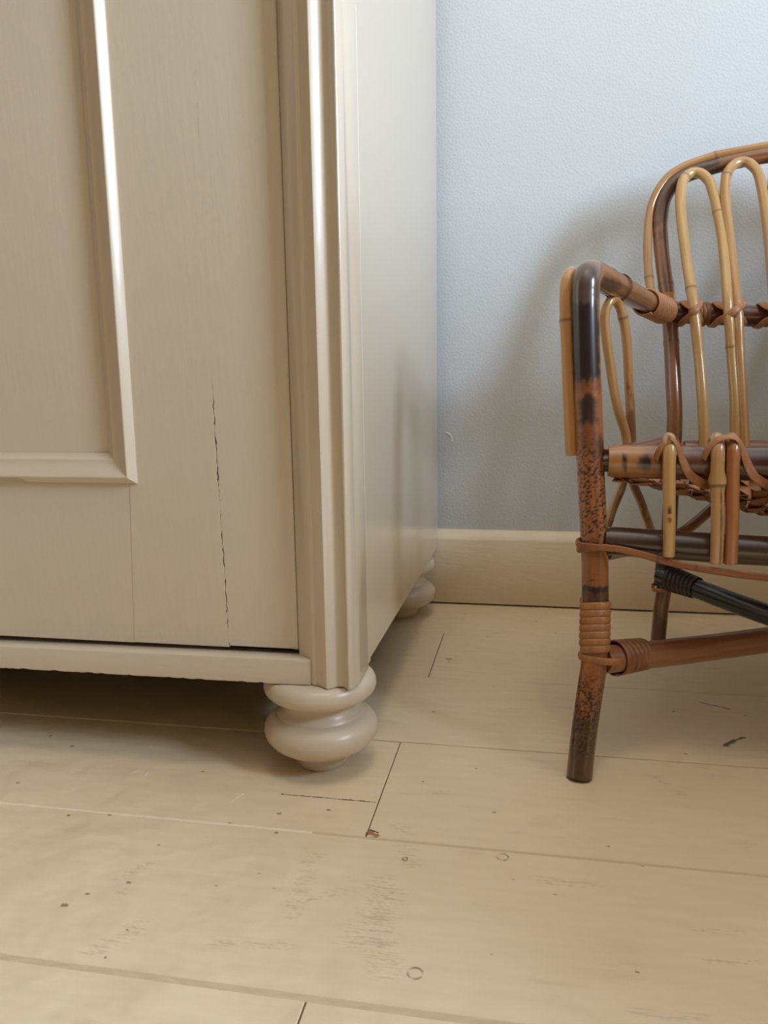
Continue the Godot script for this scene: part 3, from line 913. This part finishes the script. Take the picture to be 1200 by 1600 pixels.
	var loop2 := [Vector3(0.2345, 0.2560, -0.975), Vector3(0.2310, 0.3100, -0.985), Vector3(0.2275, 0.3700, -0.999), Vector3(0.2253, 0.4175, -1.011), Vector3(0.2213, 0.4944, -1.048), Vector3(0.2173, 0.5491, -1.07), Vector3(0.2195, 0.5770, -1.080), Vector3(0.2285, 0.5905, -1.088), Vector3(0.2388, 0.5945, -1.091), Vector3(0.2480, 0.5900, -1.088), Vector3(0.2554, 0.5765, -1.080), Vector3(0.2618, 0.5304, -1.062), Vector3(0.2645, 0.4700, -1.035), Vector3(0.2651, 0.4163, -1.011), Vector3(0.2665, 0.3600, -0.998), Vector3(0.2690, 0.2560, -0.975)]
	var loop3 := [Vector3(0.2780, 0.2560, -0.975), Vector3(0.2765, 0.3600, -0.998), Vector3(0.2755, 0.4163, -1.011), Vector3(0.2710, 0.5300, -1.062), Vector3(0.2725, 0.5780, -1.080), Vector3(0.2810, 0.5950, -1.089), Vector3(XC, 0.5990, -1.092)]
	back = flip(loop3.slice(0, -1))
	back.reverse()
	loop3 += back
	cane("back_loop", loop1, [0.0063, 0.0058], slat_look.call(70.0, Color(0.54, 0.325, 0.115), [0.19, 0.345, 0.425, 0.60]), ch, 0.0025, 18)
	cane("back_loop", loop2, [0.0060, 0.0058], slat_look.call(74.0, Color(0.49, 0.265, 0.092), [0.34, 0.63]), ch, 0.0025, 18)
	cane("back_loop", loop3, 0.0060, slat_look.call(78.0, Color(0.49, 0.27, 0.092), [0.25, 0.5]), ch, 0.004, 16)
	cane("back_loop", flip(loop1), 0.0060, slat_look.call(82.0, Color(0.54, 0.325, 0.115), [0.3]), ch, 0.004, 16)
	cane("back_loop", flip(loop2), 0.0060, slat_look.call(86.0, Color(0.50, 0.28, 0.095), [0.3]), ch, 0.004, 16)

	# the loop that hangs under each arm, its ends spread below the seat
	for side in [0, 1]:
		var f := func(p: Array) -> Array: return flip(p) if side else p
		cane("arm_loop", f.call([Vector3(0.0660, 0.1850, -0.795), Vector3(0.0760, 0.2100, -0.820), Vector3(0.0880, 0.2380, -0.842), Vector3(0.0900, 0.2769, -0.845), Vector3(0.0785, 0.3130, -0.835), Vector3(0.0713, 0.3473, -0.832), Vector3(0.0640, 0.3900, -0.830), Vector3(0.0640, 0.4060, -0.830), Vector3(0.0700, 0.4160, -0.835), Vector3(0.0770, 0.4130, -0.845), Vector3(0.0825, 0.4000, -0.850), Vector3(0.0868, 0.3786, -0.852), Vector3(0.0915, 0.3300, -0.853), Vector3(0.0962, 0.2760, -0.856), Vector3(0.0985, 0.2380, -0.862), Vector3(0.1130, 0.2050, -0.890), Vector3(0.1299, 0.1650, -0.922)]), 0.0047,
			{"base": Color(0.52, 0.28, 0.095), "dark": Color(0.22, 0.085, 0.028), "light": Color(0.56, 0.33, 0.12), "seed": 90.0 + side, "nodes": [0.29], "marks": [[0.38, 0.5, Color(0.22, 0.09, 0.035), null, 0.0, 0.03]]}, ch, 0.003, 16)
	for side in [0, 1]:
		var f := func(p: Array) -> Array: return flip(p) if side else p
		cane("brace_cane", f.call([Vector3(0.150, 0.1490, -0.955), Vector3(0.1744, 0.1621, -0.970), Vector3(0.2041, 0.1810, -0.995), Vector3(0.2330, 0.2080, -1.000), Vector3(0.2480, 0.2450, -0.990)]), 0.0065, {"base": Color(0.26, 0.10, 0.035), "seed": 94.0 + side}, ch, 0.004, 16)

	# canes that run down the front from the seat rail to the lower rail, bent back over the seat rail
	var fronts := [0.1108, 0.1495, 0.1614, 0.2035, 0.2155, 0.2590, 0.2705]
	for x in fronts.duplicate():
		fronts.append(2.0 * XC - x)
	var i := 0
	for x in fronts:
		var d := (0.0018 if i != 2 else 0.0012)
		var tone: Color = [Color(0.56, 0.32, 0.11), Color(0.54, 0.31, 0.12), Color(0.43, 0.165, 0.052)][i % 3]
		var look := {"base": tone, "dark": tone * Color(0.7, 0.55, 0.45), "light": Color(0.56, 0.34, 0.12), "seed": 100.0 + i * 3.0, "end": tone}
		if i == 0:
			look.marks = [[0.030, 0.033, Color(0.12, 0.05, 0.02), Vector3(-0.1, 0, 1), 0.97, 0.001], [0.037, 0.043, Color(0.10, 0.04, 0.018), Vector3(-0.1, 0, 1), 0.97, 0.001]]
		if i == 1:
			look.knobs = [0.071]
			look.nodes = [0.066]
			look.marks = [[-0.01, 0.065, Color(0.12, 0.05, 0.02), Vector3(0.35, 0, 0.93), 0.985, 0.001]]
		cane("front_cane", [Vector3(x + d, 0.1910 if i == 0 else 0.1860, -0.699), Vector3(x + d * 0.8, 0.22, -0.7005), Vector3(x, 0.265, -0.7065), Vector3(x, 0.2765, -0.7075), Vector3(x + 0.0003, 0.2855, -0.7120), Vector3(x + 0.0012, 0.2895, -0.7215), Vector3(x + 0.0025, 0.2875, -0.7340), Vector3(x + 0.004, 0.2790, -0.7450), Vector3(x + 0.005, 0.2650, -0.7490)], [0.0050 if i == 0 else 0.0054, 0.0057], look, ch, 0.0025, 20)
		i += 1

	# flat strip that turns twice round each leg and runs along under the lower rail
	var strip_look := {"base": Color(0.33, 0.115, 0.038), "dark": Color(0.17, 0.055, 0.02), "light": Color(0.42, 0.18, 0.06), "seed": 120.0, "nodes": [0.10, 0.132]}
	var f0 := Vector3(0, 0.1, 1)
	strap("binding_strip", [Vector3(0.0535, 0.1990, -0.7335), Vector3(0.0385, 0.1975, -0.724), Vector3(0.0400, 0.1965, -0.710), Vector3(0.0525, 0.1968, -0.7025), Vector3(0.0700, 0.1960, -0.7020), Vector3(0.0892, 0.1922, -0.7005), Vector3(0.1254, 0.1838, -0.6975), Vector3(0.1917, 0.1758, -0.6965), Vector3(XC, 0.171, -0.696), Vector3(2 * XC - 0.1917, 0.1758, -0.6965), Vector3(2 * XC - 0.1254, 0.1838, -0.6975), Vector3(2 * XC - 0.07, 0.196, -0.702)], [Vector3(-1, 0, -0.5), Vector3(-0.3, 0, 1), f0, f0, f0, f0, f0, f0, f0, f0, f0, f0], 0.0062, 0.003, strip_look, ch, 0.002)
	coil("binding", Vector3(0.0526, 0.1885, -0.7175), Vector3(0.0524, 0.1985, -0.7195), 0.0146, 0.0146, 1.5, 0.0055, strip_look, ch)
	# lashings
	var wrap := {"base": Color(0.40, 0.17, 0.055), "dark": Color(0.27, 0.10, 0.034), "light": Color(0.50, 0.25, 0.09), "seed": 130.0}
	var wrap_b := {"base": Color(0.27, 0.105, 0.038), "dark": Color(0.17, 0.065, 0.028), "light": Color(0.34, 0.15, 0.055), "seed": 131.0}
	var wrap_d := {"base": Color(0.045, 0.026, 0.018), "dark": Color(0.022, 0.014, 0.011), "light": Color(0.075, 0.045, 0.028), "seed": 132.0}
	var wrap_l := {"base": Color(0.43, 0.19, 0.075), "dark": Color(0.32, 0.13, 0.048), "light": Color(0.52, 0.27, 0.12), "seed": 133.0}
	for side in [0, 1]:
		var m := func(x: float, y: float, z: float) -> Vector3: return Vector3(2 * XC - x if side else x, y, z)
		coil("binding", m.call(0.0541, 0.1470, -0.7093), m.call(0.0537, 0.1050, -0.6970), 0.0121, 0.0121, 7, 0.0066, wrap, ch, 0.48)
		coil("binding", m.call(0.072, 0.0950, -0.7075), m.call(0.0985, 0.0930, -0.7270), 0.0152, 0.0136, 6, 0.0058, wrap_b, ch)
		var c: Vector3 = m.call(0.0590, 0.0985, -0.6975)
		var pts := []
		var faces := []
		for k in 25:
			var a := TAU * k / 24.0
			pts.append(c + Vector3(0.0180 * cos(a), -0.001 * cos(a) + 0.0015 * sin(a), 0.0142 * sin(a)))
			faces.append(Vector3(cos(a), 0, sin(a)))
		strap("binding", pts, faces, 0.0066, 0.003, wrap, ch, 0.002)
		coil("binding", m.call(0.1560, 0.0905, -0.983), m.call(0.1580, 0.1300, -0.986), 0.0125, 0.0125, 7, 0.0060, wrap_d, ch, 0.25)
		coil("binding", m.call(0.1590, 0.1024, -0.973), m.call(0.1840, 0.0995, -0.942), 0.0150, 0.0122, 7, 0.0062, wrap_d if side == 0 else wrap_b, ch, 0.22)
		coil("binding", m.call(0.1545, 0.0915, -0.981), m.call(0.1550, 0.0885, -0.981), 0.0142, 0.0142, 1.1, 0.0050, wrap, ch)
		coil("binding", m.call(0.1150, 0.4215, -0.945), m.call(0.1450, 0.4165, -1.018), 0.0140, 0.0150, 9, 0.0072, wrap_l, ch)
		coil("binding", m.call(0.1535, 0.4080, -1.037), m.call(0.1555, 0.4230, -1.042), 0.0125, 0.0125, 3, 0.006, wrap_l, ch)
		coil("binding", m.call(0.0760, 0.4295, -0.8450), m.call(0.0780, 0.4280, -0.8490), 0.0134, 0.0134, 1.2, 0.0036, {"base": Color(0.14, 0.055, 0.022), "seed": 134.0}, ch)
		coil("binding", m.call(0.1830, 0.4125, -1.0325), m.call(0.1975, 0.4115, -1.0325), 0.0133, 0.0133, 3, 0.0052, wrap_b, ch)
		for q in [[0.1775, 0.0056], [0.2200, 0.0110], [0.2705, 0.0110]]:
			var x: float = q[0]
			var h: float = q[1]
			var y := 0.4130 - 0.05 * (x - 0.177)
			strap("lashing", [m.call(x - h - 0.006, y - 0.002, -1.049), m.call(x - h - 0.0065, y - 0.013, -1.038), m.call(x - h - 0.003, y - 0.0085, -1.0135), m.call(x - h * 0.5, y - 0.003, -1.0026), m.call(x + h * 0.3, y + 0.004, -1.0022), m.call(x + h + 0.001, y + 0.011, -1.0140), m.call(x + h + 0.002, y + 0.0145, -1.034), m.call(x + h + 0.002, y + 0.003, -1.049)], [Vector3(0, -0.2, -1), Vector3(-0.2, -1, 0.2), f0, f0, f0, Vector3(0.2, 1, 0.3), Vector3(0, 0.2, -1)], 0.0084, 0.0030, wrap_l, ch, 0.002)
			strap("lashing", [m.call(x - h - 0.004, y + 0.002, -1.049), m.call(x - h - 0.004, y + 0.0138, -1.036), m.call(x - h - 0.002, y + 0.0100, -1.0150), m.call(x - h * 0.3, y + 0.004, -1.0040), m.call(x + h * 0.5, y - 0.003, -1.0036), m.call(x + h + 0.003, y - 0.010, -1.0145), m.call(x + h + 0.006, y - 0.0135, -1.036), m.call(x + h + 0.006, y - 0.002, -1.049)], [Vector3(0, 0.2, -1), Vector3(-0.2, 1, 0.3), f0, f0, f0, Vector3(0.2, -1, 0.2), Vector3(0, -0.2, -1)], 0.0084, 0.0030, wrap_l, ch, 0.002)
		# flat cane crossing the tops of the front canes and slipping down into the seat
		for q in [[0.1108, 0.0], [0.1555, 0.0060], [0.2095, 0.0060], [0.2648, 0.0055]]:
			var x: float = q[0]
			var h: float = q[1]
			strap("lashing", [m.call(x - h - 0.010, 0.2735, -0.7145), m.call(x - h - 0.0075, 0.2820, -0.7110), m.call(x - h, 0.2905, -0.7085), m.call(x + h, 0.2920, -0.7080), m.call(x + h + 0.0065, 0.2850, -0.7100), m.call(x + h + 0.0115, 0.2720, -0.7120), m.call(x + h + 0.019, 0.2590, -0.7130), m.call(x + h + 0.029, 0.2520, -0.7150), m.call(x + h + 0.038, 0.2480, -0.7240)], [Vector3(-0.8, 0.3, 0.5), Vector3(-0.3, 0.8, 0.5), Vector3(0.1, 0.9, 0.4), Vector3(0.6, 0.5, 0.6), Vector3(0.4, 0.0, 1), f0, Vector3(0, -0.5, 0.8)], 0.0080, 0.0016, wrap_l if h > 0.0 else wrap, ch, 0.002)

	# woven seat: flat strips over and under each other, slung between the rails
	var seat := node("woven_seat", ch)
	var seat_at := func(u: float, v: float) -> Vector3:   # u across 0..1, v from front to back
		var half := lerpf(0.226, 0.128, v)
		var lip := 0.256 + 0.006 * v
		var dip := 0.058 * pow(sin(PI * clampf(u, 0.0, 1.0)), 0.75) * pow(sin(PI * clampf(v * 0.92 + 0.04, 0.0, 1.0)), 0.6)
		return Vector3(XC + (u * 2.0 - 1.0) * half, lip - dip, lerpf(-0.724, -0.985, v))
	var nu := 27
	var nv := 17
	for j in nv:
		var pts := []
		for k in nu * 2 + 1:
			var p: Vector3 = seat_at.call(k / float(nu * 2), (j + 0.5) / nv)
			pts.append(p + Vector3.UP * 0.0022 * cos(PI * (k * 0.5 + j)))
		strap("seat_strip", pts, [Vector3.UP, Vector3.UP], 0.0138, 0.0016, wrap_b if j % 3 else wrap, seat, 0.004)
	for k in nu:
		var pts := []
		for j in nv * 2 + 1:
			var p: Vector3 = seat_at.call((k + 0.5) / nu, j / float(nv * 2))
			pts.append(p - Vector3.UP * 0.0022 * cos(PI * (j * 0.5 + k)))
		strap("seat_strip", pts, [Vector3.UP, Vector3.UP], 0.0138, 0.0016, wrap if k % 2 else wrap_b, seat, 0.004)


# a chest that stands end-on to the back wall, right of the chair: its shade lies over the lower wall and the floor behind the chair
func ceiling_lamp() -> void:
	var l := node("ceiling_lamp", self, Vector3(LAMP.x, 2.6, LAMP.z))
	l.set_meta("label", "round white paper globe lamp hanging from the ceiling between wardrobe and armchair")
	l.set_meta("category", "lamp")
	var glow := StandardMaterial3D.new()
	glow.resource_name = "lit_paper"
	glow.albedo_color = Color(0.95, 0.92, 0.86)
	glow.emission_enabled = true
	glow.emission = Color(1.0, 0.92, 0.79)
	glow.emission_energy_multiplier = 1.5
	var globe := SphereMesh.new()
	globe.radius = 0.18
	globe.height = 0.36
	var g := put("lamp_globe", globe, glow, l)
	g.position.y = LAMP.y - 2.6
	var rod := CylinderMesh.new()
	rod.top_radius = 0.004
	rod.bottom_radius = 0.004
	rod.height = 0.28
	put("cord", rod, M.frame, l).position.y = -0.14
	var cup := CylinderMesh.new()
	cup.top_radius = 0.05
	cup.bottom_radius = 0.04
	cup.height = 0.03
	put("ceiling_rose", cup, M.frame, l).position.y = -0.015


func chest() -> void:
	var c := node("chest_of_drawers", self, Vector3(0.98, 0, -0.71))
	c.set_meta("label", "pale painted wooden chest of drawers standing end-on to the wall beyond the rattan armchair")
	c.set_meta("category", "chest")
	box("carcass", Vector3(-0.26, 0.06, -0.45), Vector3(0.25, 0.625, 0.58), M.wood, c, 0.004)
	box("chest_top", Vector3(-0.28, 0.625, -0.455), Vector3(0.28, 0.65, 0.595), M.wood, c, 0.006)
	for x in [-0.22, 0.20]:
		for z in [-0.41, 0.54]:
			box("chest_foot", Vector3(x - 0.025, 0.0005, z - 0.025), Vector3(x + 0.025, 0.06, z + 0.025), M.wood, c, 0.004)
	for k in 3:
		var d := box("drawer", Vector3(0.25, 0.08 + 0.18 * k, -0.43), Vector3(0.268, 0.25 + 0.18 * k, 0.56), M.wood, c, 0.004)
		for z in [-0.17, 0.28]:
			box("knob", Vector3(0.268, 0.15 + 0.18 * k, z - 0.014), Vector3(0.290, 0.178 + 0.18 * k, z + 0.014), M.wood, d, 0.008)
